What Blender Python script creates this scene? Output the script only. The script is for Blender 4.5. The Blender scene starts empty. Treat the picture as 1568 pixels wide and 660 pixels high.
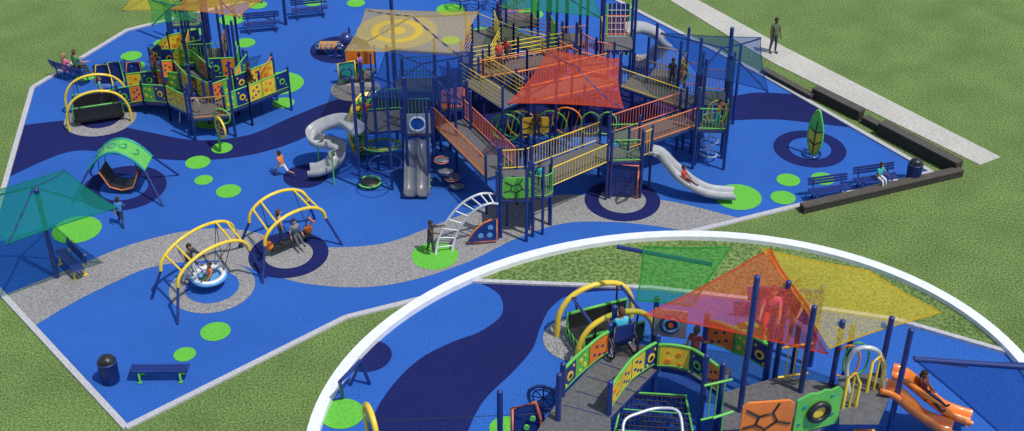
import bpy, math, random
import numpy as np
from mathutils import Vector as V, Matrix
random.seed(4)
rad=math.radians; sin=math.sin; cos=math.cos; pi=math.pi
CH=27.0; PIT=rad(34); FOC=2000.0; TT=11.3
# ---------- survey helper: plan position of a point at height z ----------
def P(px,py,z=0.0):
    x=(px-784)/FOC; y=-(py-330)/FOC
    d=V((x, y*sin(PIT)+cos(PIT), y*cos(PIT)-sin(PIT)))
    t=(z-CH)/d.z
    return V((d.x*t,d.y*t,z))
def pxm(py,z=0.0):
    y=-(py-330)/FOC
    return FOC/((z-CH)/(y*cos(PIT)-sin(PIT)))
def Q(px,py,z=0.0): return P(px,py,TT+z)
def zt_(g,py): return CH-g.y*math.tan(PIT+math.atan((py-330)/FOC))
# ---------- materials ----------
def mat(name,col,rough=.45,metal=0,c2=None,scale=40,thr=None,bump=0,coat=0,big=None,bd=.03):
    m=bpy.data.materials.new(name); m.use_nodes=True
    n=m.node_tree.nodes; l=m.node_tree.links; b=n['Principled BSDF']
    b.inputs['Roughness'].default_value=rough; b.inputs['Metallic'].default_value=metal
    if rough>.8: b.inputs['Specular IOR Level'].default_value=.15
    if coat: b.inputs['Coat Weight'].default_value=coat
    tc=n.new('ShaderNodeTexCoord')
    no=n.new('ShaderNodeTexNoise'); no.inputs['Scale'].default_value=scale; no.inputs['Detail'].default_value=6
    l.new(tc.outputs['Object'],no.inputs['Vector'])
    r=n.new('ShaderNodeValToRGB')
    if c2 is None: c2=tuple(c*.8 for c in col)
    a,bb=thr if thr else (.35,.65)
    r.color_ramp.elements[0].position=a; r.color_ramp.elements[0].color=(*c2,1)
    r.color_ramp.elements[1].position=bb; r.color_ramp.elements[1].color=(*col,1)
    l.new(no.outputs['Fac'],r.inputs['Fac'])
    out=r.outputs['Color']
    if big:
        n2=n.new('ShaderNodeTexNoise'); n2.inputs['Scale'].default_value=big[0]; n2.inputs['Detail'].default_value=5
        l.new(tc.outputs['Object'],n2.inputs['Vector'])
        mr=n.new('ShaderNodeMapRange'); mr.inputs['From Min'].default_value=.3; mr.inputs['From Max'].default_value=.7
        mr.inputs['To Min'].default_value=1-big[1]; mr.inputs['To Max'].default_value=1+big[1]
        l.new(n2.outputs['Fac'],mr.inputs['Value'])
        vm=n.new('ShaderNodeVectorMath'); vm.operation='SCALE'
        l.new(out,vm.inputs[0]); l.new(mr.outputs['Result'],vm.inputs['Scale']); out=vm.outputs['Vector']
    l.new(out,b.inputs['Base Color'])
    if bump:
        bp=n.new('ShaderNodeBump'); bp.inputs['Strength'].default_value=bump; bp.inputs['Distance'].default_value=bd
        l.new(no.outputs['Fac'],bp.inputs['Height']); l.new(bp.outputs['Normal'],b.inputs['Normal'])
    return m
def mesh_fabric(name,col,op):
    m=bpy.data.materials.new(name); m.use_nodes=True
    n=m.node_tree.nodes; l=m.node_tree.links; n.clear()
    o=n.new('ShaderNodeOutputMaterial'); mx=n.new('ShaderNodeMixShader'); tr=n.new('ShaderNodeBsdfTransparent')
    df=n.new('ShaderNodeBsdfDiffuse'); tl=n.new('ShaderNodeBsdfTranslucent'); m2=n.new('ShaderNodeMixShader')
    df.inputs[0].default_value=(*col,1); tl.inputs[0].default_value=(*col,1); m2.inputs[0].default_value=.35
    tr.inputs[0].default_value=tuple(.65+.35*c/max(col) for c in col)+(1,)
    tc=n.new('ShaderNodeTexCoord'); ck=n.new('ShaderNodeTexNoise'); ck.inputs['Scale'].default_value=26; ck.inputs['Detail'].default_value=3
    l.new(tc.outputs['Object'],ck.inputs['Vector'])
    mr=n.new('ShaderNodeMapRange'); mr.inputs['From Min'].default_value=.4; mr.inputs['From Max'].default_value=.6
    mr.inputs['To Min'].default_value=op-.12; mr.inputs['To Max'].default_value=op+.12
    l.new(ck.outputs['Fac'],mr.inputs['Value'])
    l.new(df.outputs[0],m2.inputs[1]); l.new(tl.outputs[0],m2.inputs[2])
    l.new(mr.outputs['Result'],mx.inputs[0]); l.new(tr.outputs[0],mx.inputs[1]); l.new(m2.outputs[0],mx.inputs[2])
    l.new(mx.outputs[0],o.inputs[0]); return m
BLUE=mat('rubber_blue',(.031,.128,.46),.85,c2=(.019,.084,.33),scale=30,bump=.2,big=(.25,.08))
NAVYR=mat('rubber_navy',(.012,.018,.115),.85,c2=(.007,.010,.07),scale=30,bump=.2,big=(.3,.1))
GRAYR=mat('rubber_gray',(.34,.33,.32),.9,c2=(.17,.165,.165),scale=28,thr=(.42,.58),bump=.3,big=(.3,.07))
GRNR=mat('rubber_green',(.15,.52,.065),.85,c2=(.09,.37,.035),scale=28,bump=.2)
YELR=mat('rubber_yellow',(.70,.52,.05),.85,c2=(.5,.38,.03),scale=28,bump=.2)
GRASS=mat('grass',(.195,.275,.085),.95,c2=(.065,.115,.028),scale=15,thr=(.38,.64),bump=.7,big=(.5,.14))
CURB=mat('concrete_curb',(.50,.49,.50),.85,c2=(.38,.37,.38),scale=12,bump=.1)
PATH=mat('concrete_path',(.50,.48,.42),.9,c2=(.40,.385,.34),scale=9,bump=.05,big=(.5,.08))
WALLM=mat('wall_face_shaded',(.055,.048,.042),.9,c2=(.04,.035,.031),scale=7)  # wall faces: their shade is put into this darker copy of the top tone
WALLT=mat('wall_top_lit',(.10,.088,.076),.9,c2=(.075,.065,.056),scale=7)  # same wall, lighter tone painted for the lit top
NAVY=mat('navy_powder_coat',(.014,.034,.19),.35,scale=3,coat=.3)
YEL=mat('yellow_coat',(.85,.60,.04),.4,scale=3,coat=.3)
ORG=mat('orange_coat',(.85,.22,.025),.4,scale=3,coat=.3)
CORAL=mat('coral_coat',(.78,.20,.11),.4,scale=3)
LIME=mat('lime_coat',(.13,.52,.08),.4,scale=3,coat=.3)
RUST=mat('brown_orange_coat',(.50,.26,.06),.4,scale=3)
GREY=mat('grey_plastic',(.36,.37,.39),.45,scale=3,coat=.1)
DGREY=mat('dark_grey_plastic',(.13,.14,.17),.4,scale=3,coat=.2)
SILV=mat('silver_pipe',(.62,.64,.67),.35,metal=.2,scale=4)
DECK=mat('deck_coating',(.12,.12,.125),.75,c2=(.08,.08,.085),scale=14,bump=.1)
BLK=mat('black_plastic',(.02,.02,.022),.4,scale=5)
WHITE=mat('white_plastic',(.75,.76,.78),.4,scale=5)
LBLUE=mat('light_blue_plastic',(.12,.35,.65),.35,scale=4)
TEALM=mat('teal_plastic',(.02,.30,.28),.4,scale=4)
BRICK=mat('standin_render',(.45,.43,.40),.9,c2=(.36,.34,.32),scale=5)
GLASS=mat('standin_glass',(.03,.04,.05),.08,scale=2)
COPE=mat('white_rim',(.78,.79,.80),.5,c2=(.70,.71,.72),scale=6)
F_TEAL=mesh_fabric('mesh_teal',(.015,.24,.17),.66)
F_NAVY=mesh_fabric('mesh_navy',(.02,.05,.17),.42)
F_BLUE=mesh_fabric('mesh_blue',(.02,.07,.20),.45)
F_GOLD=mesh_fabric('mesh_gold',(.66,.48,.12),.52)
F_RED=mesh_fabric('mesh_red',(.80,.12,.06),.43)
F_GRN=mesh_fabric('mesh_green',(.04,.34,.08),.38)
F_YEL=mesh_fabric('mesh_yellow',(.74,.56,.06),.47)
F_ORG=mesh_fabric('mesh_orange',(.75,.34,.06),.42)
NETM=mesh_fabric('climbing_net',(.015,.04,.22),.6)
cm={}
def C(col,kind='cloth'):
    k=(kind,)+tuple(col)
    if k not in cm:
        cm[k]=mat('%s_%d'%(kind,len(cm)),tuple(col),.8 if kind!='skin' else .5,scale=18)
    return cm[k]
# ---------- mesh builder ----------
class MB:
    pc=0
    def __init__(s,name): s.name=name; s.v=[]; s.f=[]; s.fm=[]; s.sm=[]; s.m=[]
    def mi(s,m):
        if m not in s.m: s.m.append(m)
        return s.m.index(m)
    def add(s,vs,fs,m,smooth=False):
        o=len(s.v); s.v.extend([tuple(x) for x in vs]); k=s.mi(m)
        for f in fs: s.f.append(tuple(i+o for i in f)); s.fm.append(k); s.sm.append(smooth)
    def tube(s,pts,r,m,n=8,closed=False):
        pts=[V(p) for p in pts]; N=len(pts)
        rs=r if isinstance(r,(list,tuple)) else [r]*N
        T=[]
        for i in range(N):
            if closed: t=pts[(i+1)%N]-pts[i-1]
            else: t=pts[min(i+1,N-1)]-pts[max(i-1,0)]
            T.append(t.normalized() if t.length>1e-9 else V((0,0,1)))
        a=V((0,0,1)) if abs(T[0].z)<.9 else V((1,0,0))
        u=(a-T[0]*a.dot(T[0])).normalized(); vs=[]
        for i in range(N):
            u=(u-T[i]*u.dot(T[i]))
            if u.length<1e-6: u=T[i].orthogonal()
            u.normalize(); w=T[i].cross(u)
            for j in range(n):
                an=2*pi*j/n; vs.append(pts[i]+(u*cos(an)+w*sin(an))*rs[i])
        fs=[]
        for i in range(N if closed else N-1):
            i2=(i+1)%N
            for j in range(n):
                j2=(j+1)%n; fs.append((i*n+j,i*n+j2,i2*n+j2,i2*n+j))
        s.add(vs,fs,m,True)
        if not closed:
            s.add(vs[:n],[tuple(range(n))[::-1]],m); s.add(vs[-n:],[tuple(range(n))],m)
    def post(s,p,z0,z1,m=None,r=.055):
        m=m or NAVY
        s.tube([V((p.x,p.y,z0)),V((p.x,p.y,z1))],r,m,10)
        s.sphere(V((p.x,p.y,z1)),(r*1.1,r*1.1,r*.7),m,8,5)
    def sphere(s,c,r,m,nu=12,nv=8,M=None,keep=None,deform=None):
        if not isinstance(r,(list,tuple)): r=(r,r,r)
        vs=[];us=[]
        for i in range(nv+1):
            th=pi*i/nv
            for j in range(nu):
                ph=2*pi*j/nu; q=V((sin(th)*cos(ph),sin(th)*sin(ph),cos(th)))
                us.append(q.copy())
                if deform: q=deform(q)
                q=V((q.x*r[0],q.y*r[1],q.z*r[2]))
                if M: q=M@q
                vs.append(V(c)+q)
        fs=[]
        for i in range(nv):
            for j in range(nu):
                j2=(j+1)%nu; f=(i*nu+j,(i+1)*nu+j,(i+1)*nu+j2,i*nu+j2)
                if keep and not keep((us[f[0]]+us[f[1]]+us[f[2]]+us[f[3]])/4): continue
                fs.append(f)
        s.add(vs,fs,m,True)
    def box(s,c,sz,m,rz=0,M=None):
        c=V(c); R=M or Matrix.Rotation(rz,3,'Z'); vs=[]
        for x in(-1,1):
            for y in(-1,1):
                for z in(-1,1): vs.append(c+R@V((x*sz[0]/2,y*sz[1]/2,z*sz[2]/2)))
        s.add(vs,[(0,1,3,2),(4,6,7,5),(0,4,5,1),(2,3,7,6),(0,2,6,4),(1,5,7,3)],m)
    def beam(s,a,b,w,h,m):
        a=V(a);b=V(b); d=b-a; L=d.length; d.normalize()
        x=V((0,0,1)).cross(d)
        if x.length<1e-4: x=V((1,0,0))
        x.normalize(); z=d.cross(x)
        M=Matrix((x,d,z)).transposed(); s.box((a+b)/2,(w,L,h),m,M=M)
    def prism(s,pts,th,m,mside=None):
        pts=[V(p) for p in pts]; n=len(pts)
        lo=[p-V((0,0,th)) for p in pts]
        s.add(pts,[tuple(range(n))],m); s.add(lo,[tuple(range(n))[::-1]],mside or m)
        s.add(pts+lo,[(i,i+n,(i+1)%n+n,(i+1)%n) for i in range(n)],mside or m)
    def vpanel(s,a,b,z0,z1,th,m,shape=None):
        a=V(a);b=V(b); d=(b-a); d.z=0; L=d.length; d.normalize(); nn=V((-d.y,d.x,0))
        za=a.z; zb=b.z
        shape=shape or [(0,0),(1,0),(1,1),(0,1)]
        f=[];k=[]
        for (u,w) in shape:
            zz=za+(zb-za)*u+z0+(z1-z0)*w
            q=V((a.x+d.x*L*u,a.y+d.y*L*u,zz)); f.append(q+nn*th/2); k.append(q-nn*th/2)
        n=len(f)
        s.add(f,[tuple(range(n))],m); s.add(k,[tuple(range(n))[::-1]],m)
        s.add(f+k,[(i,i+n,(i+1)%n+n,(i+1)%n) for i in range(n)],m)
    def disc(s,c,nrm,r,th,m,n=12):
        c=V(c);nrm=V(nrm).normalized(); s.tube([c-nrm*th/2,c+nrm*th/2],r,m,n)
    def ring(s,c,nrm,R,r,m,n=24,k=6,a0=0,a1=360):
        nrm=V(nrm).normalized(); u=nrm.orthogonal().normalized()
        if abs(nrm.z)<.99: u=(V((0,0,1))-nrm*nrm.z).normalized()
        w=nrm.cross(u); full=(a1-a0)>=359.9
        pts=[V(c)+(u*cos(rad(a0+(a1-a0)*i/n))+w*sin(rad(a0+(a1-a0)*i/n)))*R for i in range(n if full else n+1)]
        s.tube(pts,r,m,k,closed=full)
    def sweep(s,path,prof,m):
        path=[V(p) for p in path]; N=len(path); k=len(prof); vs=[]
        for i in range(N):
            t=(path[min(i+1,N-1)]-path[max(i-1,0)]).normalized()
            x=t.cross(V((0,0,1))).normalized(); z=x.cross(t)
            for (a,b) in prof: vs.append(path[i]+x*a+z*b)
        fs=[(i*k+j,i*k+(j+1)%k,(i+1)*k+(j+1)%k,(i+1)*k+j) for i in range(N-1) for j in range(k)]
        s.add(vs,fs,m,True)
        s.add(vs[:k],[tuple(range(k))],m); s.add(vs[-k:],[tuple(range(k))[::-1]],m)
    def sail(s,c,m,peak=.6,e=.1,frame=None,N=10):
        c=[V(x) for x in c]
        def pt(u,v):
            u2=u*(1-e*(1-v*v)); v2=v*(1-e*(1-u*u)); a=(u2+1)/2; b=(v2+1)/2
            q=c[0]*(1-a)*(1-b)+c[1]*a*(1-b)+c[2]*a*b+c[3]*(1-a)*b
            q.z+=peak*(1-max(abs(u),abs(v)))**1.15; return q
        vs=[pt(-1+2*i/N,-1+2*j/N) for i in range(N+1) for j in range(N+1)]
        fs=[(i*(N+1)+j,(i+1)*(N+1)+j,(i+1)*(N+1)+j+1,i*(N+1)+j+1) for i in range(N) for j in range(N)]
        s.add(vs,fs,m,True)
        if frame:
            for k in (-1,1):
                s.tube([pt(-1+2*i/N,(-1+2*i/N)*k)-V((0,0,.05)) for i in range(N+1)],.035,frame,6)
        bd=[pt(-1+2*i/N,-1) for i in range(N)]+[pt(1,-1+2*i/N) for i in range(N)]+[pt(1-2*i/N,1) for i in range(N)]+[pt(-1,1-2*i/N) for i in range(N)]
        s.tube(bd,.018,m,5,closed=True)
    def build(s,parent=None,name=None):
        me=bpy.data.meshes.new(s.name); me.from_pydata(s.v,[],s.f)
        for m in s.m: me.materials.append(m)
        me.polygons.foreach_set('material_index',s.fm); me.polygons.foreach_set('use_smooth',s.sm); me.update()
        o=bpy.data.objects.new(name or s.name,me); bpy.context.scene.collection.objects.link(o)
        if parent: o.parent=parent
        return o
def empty(name):
    o=bpy.data.objects.new(name,None); bpy.context.scene.collection.objects.link(o); return o
def smooth(pts,n=8,closed=False):
    pts=[V(p) for p in pts]; N=len(pts); out=[]
    for i in range(N if closed else N-1):
        if closed: a,b,c,d=pts[i-1],pts[i],pts[(i+1)%N],pts[(i+2)%N]
        else: a,b,c,d=pts[max(i-1,0)],pts[i],pts[i+1],pts[min(i+2,N-1)]
        for k in range(n):
            t=k/n; out.append(.5*((2*b)+(c-a)*t+(2*a-5*b+4*c-d)*t*t+(3*b-3*c+d-a)*t**3))
    if not closed: out.append(pts[-1])
    return out
def flat(name,pts,z,m,parent=None):
    mb=MB(name); mb.add([V((p.x,p.y,z)) for p in pts],[tuple(range(len(pts)))],m); return mb.build(parent)
def sm2(pp,n=8):
    return [(q.x,q.y) for q in smooth([V((a,b,0)) for a,b in pp],n)]
# ================= GROUND =================
g=MB('grass_ground'); S=900
g.add([(-S,-S,0),(S,-S,0),(S,S,0),(-S,S,0)],[(0,1,2,3)],GRASS); g.build()
surf=empty('rubber_play_surface')
OUT=[(-30,415),(50,135),(195,47),(420,-8),(560,-60),(860,-60),(930,-6),(1170,117),(1427,265),(530,487),(193,656)]
OW=[P(*p) for p in OUT]
flat('blue_surface',OW,.006,BLUE,surf)
up=[(34,192),(130,184),(215,200),(300,215),(380,207),(450,178),(520,152),(600,140),(700,135),(830,130),(960,140),(1100,148),(1160,142),(1219,145)]
dn=[(1305,196),(1240,188),(1180,183),(1110,186),(1000,200),(900,210),(750,205),(640,200),(560,192),(500,197),(440,222),(370,240),(290,246),(200,240),(110,232),(12,272)]
flat('navy_band',[P(*p) for p in sm2(up)+sm2(dn)],.012,NAVYR,surf)
up=[(7,452),(100,415),(200,375),(300,352),(380,354),(450,374),(520,379),(600,370),(700,332),(800,303),(900,299),(1000,305),(1060,316),(1138,336)]
dn=[(1058,356),(1000,346),(930,340),(860,343),(790,366),(720,400),(640,427),(560,440),(470,435),(400,416),(350,402),(300,400),(230,410),(170,435),(110,465),(50,501)]
flat('gray_band',[P(*p) for p in sm2(up)+sm2(dn)],.012,GRAYR,surf)
def circ(name,px,py,rx,m,z,n=40):
    c=P(px,py,0); r=rx/pxm(py,0)
    pts=[V((c.x+r*cos(2*pi*i/n),c.y+r*sin(2*pi*i/n),0)) for i in range(n)]
    return flat(name,pts,z,m,surf)
for (x,y,ro,ri,mo,mi_) in [(325,440,65,41,GRAYR,BLUE),(442,390,61,37,NAVYR,GRAYR),(953,307,58,36,NAVYR,GRAYR),(1240,228,55,32,NAVYR,BLUE),
        (154,182,54,30,GRAYR,NAVYR),(190,288,64,36,NAVYR,BLUE),(468,270,34,0,NAVYR,None),(521,76,46,26,NAVYR,BLUE),(545,137,38,0,GRAYR,None),(310,95,40,0,NAVYR,None),(608,48,62,40,GRAYR,YELR)]:
    circ('ring_outer',x,y,ro,mo,.018)
    if ri: circ('ring_inner',x,y,ri,mi_,.024)
circ('ring_core',608,48,28,GRAYR,.030); circ('ring_core',608,48,13,YELR,.036)
for (x,y,r) in [(118,352,37),(350,293,19),(303,249,19),(312,276,14),(330,508,23),(283,543,17),(326,181,33),(434,158,17),(428,128,37),(201,86,16),(207,101,15),(163,107,16),(222,116,16),(131,118,15),
     (666,392,36),(1130,302,36),(1207,276,18),(1260,274,18),(1199,303,19),(340,227,16),(480,3,16),(545,5,14),(690,15,22),(740,52,22),(812,22,20),(355,30,20),(375,66,16),(295,50,16),(395,8,14),(690,62,14),(250,66,14)]:
    circ('green_dot',x,y,r,GRNR,.018)
cb=MB('concrete_curb'); n=len(OW)
for i in range(n):
    a,b=OW[i],OW[(i+1)%n]; cb.beam(a+V((0,0,.03)),b+V((0,0,.03)),.2,.08+.002*(i%2),CURB)
cb.build()
pth=MB('concrete_path'); pts=[P(*p) for p in [(1005,-12),(1040,-15),(1200,72),(1532,241),(1500,253),(1186,98),(1155,80)]]
pth.prism([V((p.x,p.y,.03)) for p in pts],.06,PATH)
pth.build()
w=MB('retaining_wall')
def wall(a,b,h,t):
    a=P(*a);b=P(*b); w.beam(a+V((0,0,h/2)),b+V((0,0,h/2)),t,h,WALLM); w.beam(a+V((0,0,h+.03)),b+V((0,0,h+.03)),t+.04,.06,WALLT)
wall((1168,112),(1243,153),.2,.28); wall((1246,148),(1318,184),.42,.35); wall((1322,187),(1350,202),.25,.3)
wall((1347,204),(1466,266),.5,.4); wall((1470,268),(1227,325),.26,.3)
w.build()
# ================= structures =================
PCOL=[YEL,NAVY,ORG,LIME,NAVY,YEL]
U=V((0,0,1))
def barrier(mb,a,b,col,style='bars',h=.85,post=True,base=0,pt=.15,bow=0):
    a=V(a);b=V(b); L=(b-a).length
    if post:
        for q in(a,b): mb.post(q,base,q.z+h+pt,r=.05)
    d=(b-a)/L; nn=V((-d.y,d.x,0)).normalized(); up=U
    if style=='bars':
        mb.tube([a+up*(h),b+up*(h)],.024,col,6); mb.tube([a+up*.1,b+up*.1],.022,col,6)
        k=max(2,int(L/.125))
        for i in range(1,k): q=a+d*(L*i/k); mb.tube([q+up*.1,q+up*h],.013,col,4)
    elif style=='rails':
        for i in range(5): z=.12+(h-.12)*i/4; mb.tube([a+up*z,b+up*z],.02,col,6)
        k=max(2,int(L/1.1))
        for i in range(1,k): q=a+d*(L*i/k); mb.tube([q+up*.1,q+up*h],.018,col,5)
    elif style=='panels':
        k=max(1,round(L/(.62*h/.85)))
        B_=lambda t: up*(bow*4*t*(1-t))
        for i in range(k):
            p=a+d*(L*(i+.04)/k)+B_((i+.04)/k); q=a+d*(L*(i+.96)/k)+B_((i+.96)/k)
            mc=PCOL[(i+MB.pc)%6]; oc=PCOL[(i+MB.pc+2)%6]
            mb.vpanel(p,q,.12,h-.02,.03,mc); f=h/.85
            v=(i+MB.pc)%3
            for (u,z,r) in ([(.3,.35,.08),(.65,.6,.07),(.7,.28,.05),(.3,.66,.04)],[(.5,.45,.14),(.2,.68,.04),(.8,.25,.04)],[(.25,.25,.045),(.5,.32,.045),(.75,.42,.045),(.35,.55,.045),(.65,.65,.045)])[v]:
                c=p+(q-p)*u+up*z*f; mb.disc(c,nn,r*f,.05,oc,10)
                if r>.1: mb.disc(c,nn,r*f*.5,.07,BLK,8)
        MB.pc+=1
        ts=[i/12 for i in range(13)]
        mb.tube([a+d*(L*t)+B_(t)+up*h for t in ts],.03,LIME,6); mb.tube([a+d*(L*t)+B_(t)+up*.1 for t in ts],.025,LIME,6)
        for i in range(k+1): q=a+d*(L*i/k)+B_(i/k); mb.tube([q+up*.1,q+up*h],.02,LIME,5)
    elif style=='solid':
        mb.vpanel(a,b,.1,h,.04,col,[(0,.1),(.1,0),(.9,0),(1,.1),(1,.9),(.9,1),(.1,1),(0,.9)])
        c=(a+b)/2+up*(h*.54)
        n0=[(-.16,.12),(.1,.2),(.2,-.02),(-.02,-.2),(-.22,-.08)]; n1=[(-.42,.3),(.2,.42),(.46,-.1),(-.05,-.42),(-.46,-.15)]
        for sgn in(-1,1):
            o=c+nn*.03*sgn
            for (x0,y0),(x1,y1) in zip(n0,n1):
                mb.tube([o+d*x0*L+up*y0*h,o+d*x1*L+up*y1*h],.02,BLK,5)
            mb.tube([o+d*x*L+up*y*h for x,y in n0],.02,BLK,5,closed=True)
    elif style=='porthole':
        mb.vpanel(a,b,.1,h,.04,col); c=(a+b)/2+up*(h*.55)
        for sgn in(-1,1):
            mb.ring(c+nn*.03*sgn,nn,L*.3,.045,WHITE,22,6); mb.disc(c+nn*.02*sgn,nn,L*.28,.02,BLUE,18)
def ramp(mb,path,w,left=None,right=None,base=0,h=.85,bow=0):
    path=[V(p) for p in path]; N=len(path); Ls=[];Rs=[]
    for i in range(N):
        t=path[min(i+1,N-1)]-path[max(i-1,0)]; t.z=0; t.normalize(); x=V((t.y,-t.x,0))
        Ls.append(path[i]-x*w/2); Rs.append(path[i]+x*w/2)
    for i in range(N-1):
        mb.prism([Ls[i],Rs[i],Rs[i+1],Ls[i+1]],.1,DECK,NAVY)
        for st,(A,B) in ((left,(Ls[i],Ls[i+1])),(right,(Rs[i],Rs[i+1]))):
            if st: barrier(mb,A,B,st[1],st[0],base=base,h=h,bow=bow)
            else:
                for q in(A,B): mb.post(q,base,q.z-.02,r=.045)
def tower(mb,c,size,rot,ztop,sides,base=0,sizey=None,bh=.95):
    c=V(c); sy=sizey or size; R=Matrix.Rotation(rad(rot),3,'Z')
    cs=[c+R@V((x*size/2,y*sy/2,0)) for x,y in((-1,-1),(1,-1),(1,1),(-1,1))]
    mb.prism(cs,.1,DECK,NAVY)
    for i in range(4):
        mb.post(cs[i],base,base+ztop,r=.06)
        s=sides[i]
        if s: 
            d=(cs[(i+1)%4]-cs[i]).normalized()*.08
            barrier(mb,cs[i]+d,cs[(i+1)%4]-d,s[1],s[0],post=False,h=bh)
    return cs
def slide(mb,path,m,w=.5,wall=.22,th=.03):
    p=smooth(path,8); h=w/2
    prof=[(-h,wall),(-h+.05,wall*.25),(-h*.5,0),(h*.5,0),(h-.05,wall*.25),(h,wall),(h+.05,wall),(h+.02,wall*.1),(h*.5,-th-.03),(-h*.5,-th-.03),(-h-.02,wall*.1),(-h-.05,wall)]
    mb.sweep(p,prof,m)
def Z(v,z): return V((v.x,v.y,z))
def loop(mb,c,w,h,m,r=.03,ax=V((1,0,0))):
    mb.tube(smooth([c+ax*(-w)+U*(-h),c+ax*(-w*1.1)+U*(h*.5),c+U*h*1.1,c+ax*(w*1.1)+U*(h*.4),c+ax*w*.8+U*(-h)],5,True),r,m,6,closed=True)
cs=MB('decks_ramps_and_climbers')
ramp(cs,[P(688,188,1.6),P(768,266,1.55)],1.3,('bars',CORAL),('bars',ORG))
ramp(cs,[P(772,276,1.55),P(818,272,1.55),P(935,228,1.6)],1.35,('bars',YEL),None)
a,b=P(842,289,1.55),P(930,251,1.6); barrier(cs,a,b,YEL)
ramp(cs,[P(948,218,1.6),P(1055,182,1.75)],1.3,('bars',CORAL),('bars',ORG))
ramp(cs,[P(1060,158,1.8),P(960,124,2.0)],1.25,('bars',YEL),('bars',RUST))
ramp(cs,[P(940,120,2.0),P(865,136,2.0),P(800,150,2.0)],1.2,('bars',ORG),('bars',ORG))
ramp(cs,[P(788,160,2.0),P(722,118,2.1)],1.2,('rails',YEL),('rails',YEL))
ramp(cs,[P(728,112,2.1),P(800,100,2.2),P(870,88,2.2)],1.2,('rails',YEL),('bars',ORG))
ramp(cs,[P(872,84,2.2),P(900,100,2.2),P(935,108,2.1)],1.2,('bars',CORAL),('bars',CORAL))
ramp(cs,[P(728,100,2.1),P(745,70,2.2),P(735,45,2.2)],1.2,('rails',RUST),('rails',YEL))
ramp(cs,[P(748,42,2.2),P(800,62,2.3),P(850,75,2.3)],1.2,('rails',ORG),('rails',YEL))
tower(cs,P(640,196,1.7),1.15,3,2.9,[('porthole',GREY),None,('bars',LIME),None])
tower(cs,P(590,185,1.7),1.6,8,3.9,[None,None,('bars',LIME),('bars',ORG)])
tower(cs,P(636,130,2.2),1.6,3,3.9,[('bars',TEALM),('bars',TEALM),('bars',TEALM),('bars',TEALM)],sizey=1.2)
tower(cs,P(690,158,1.8),1.1,14,3.0,[('solid',CORAL),None,('solid',NAVY),None])
tower(cs,P(790,293,1.6),1.15,3,3.1,[('solid',LIME),None,None,None])
tower(cs,P(957,236,1.6),1.15,2,2.9,[('bars',LIME),None,('bars',LIME),None])
tower(cs,P(1088,188,1.75),1.2,-3,3.6,[('bars',LIME),('bars',LIME),None,None])
tower(cs,P(1092,150,1.9),1.2,-3,4.2,[None,('bars',LIME),('bars',ORG),None])
tower(cs,P(945,66,2.3),1.3,0,4.6,[None,None,('bars',ORG),('bars',YEL)])
tower(cs,P(870,62,2.2),1.3,10,4.8,[('bars',ORG),None,None,('bars',LIME)])
tower(cs,P(795,30,2.2),1.4,10,3.6,[None,('bars',LIME),('bars',ORG),None])
tower(cs,P(1020,118,2.0),1.3,-20,4.0,[None,('bars',RUST),('bars',RUST),None])
bc=P(828,293,1.6); pts=[bc+V((.42*cos(rad(t)),.42*sin(rad(t)),0)) for t in range(-170,40,15)]
cs.prism([bc+V((.45*cos(rad(t)),.45*sin(rad(t)),0)) for t in range(0,360,30)],.08,DECK,NAVY)
cs.tube([p+U*.9 for p in pts],.022,LIME,6); cs.tube([p+U*.08 for p in pts],.022,LIME,6)
for p in pts: cs.tube([p+U*.08,p+U*.9],.014,LIME,4)
for p in (pts[0],pts[6],pts[-1]): cs.post(p,0,2.9,r=.05)
for (x,y,yt) in [(552,287,120),(580,262,110),(601,291,150),(626,284,120),(658,290,165),(690,230,95),(700,262,130),(722,190,80),(850,235,105),(892,232,130),(818,235,150),(945,200,80),(838,150,20),(880,150,35),(1068,245,90),(1105,243,85),(1122,190,70),(762,105,5),(598,180,70),(722,250,140),(806,370,255),(762,366,262)]:
    p=P(x,y); cs.post(p,0,zt_(p,yt),r=.06)
for (x,y) in [(566,280),(642,286)]:
    c=P(x,y,.12); cs.sphere(c,(.42,.34,.12),BLK,16,6); cs.ring(c+U*.05,U,.42,.04,LIME,24,6)
for k in range(3):
    c=P(585,222,1.0); cs.ring(c+V((0,.2*k,-.1*k)),V((0,.2,1)),.75-.12*k,.03,LIME if k!=1 else YEL,24,6)
for k in range(4): cs.ring(P(590,250,.35+.35*k),U,.62,.022,NAVY,20,5)
for dx in(-.24,.24):
    a=P(640,212,1.6)+V((dx,-.1,0)); slide(cs,[a,a+V((0,-.3,-.15)),a+V((0,-.95,-.95)),a+V((0,-1.35,-1.35)),a+V((0,-1.75,-1.4))],DGREY,.42,.14)
e=P(643,280,.2); cs.ring(e+V((0,.15,0)),U,.52,.06,YEL,20,6,90,270); cs.prism([e+V((.45*cos(rad(t)),.15+.4*sin(rad(t)),.08)) for t in range(180,361,20)],.06,LIME)
for k,(x,y,z) in enumerate([(676,245,1.1),(682,262,.75),(692,272,.4),(700,285,.2)]):
    cs.sphere(P(x,y,z),(.32,.2,.05),DGREY,12,5); cs.ring(P(x,y,z),U,.28,.018,NAVY if k%2 else CORAL,16,5); cs.post(P(x,y,z)+V((0,.1,0)),0,z,r=.03)
arc=[P(556,142,2.9),P(541,160,2.6),P(534,190,1.8),P(538,222,.8),P(549,240,0.0)]
sa=smooth(arc,6); wv=V((.55,.2,0))
cs.tube(sa,.055,YEL,8); cs.tube([p+wv for p in sa],.055,LIME,8)
for i in range(len(sa)-1):
    cs.add([sa[i],sa[i+1],sa[i+1]+wv,sa[i]+wv],[(0,1,2,3)],LIME if (i//3)%2 else YEL)
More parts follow.
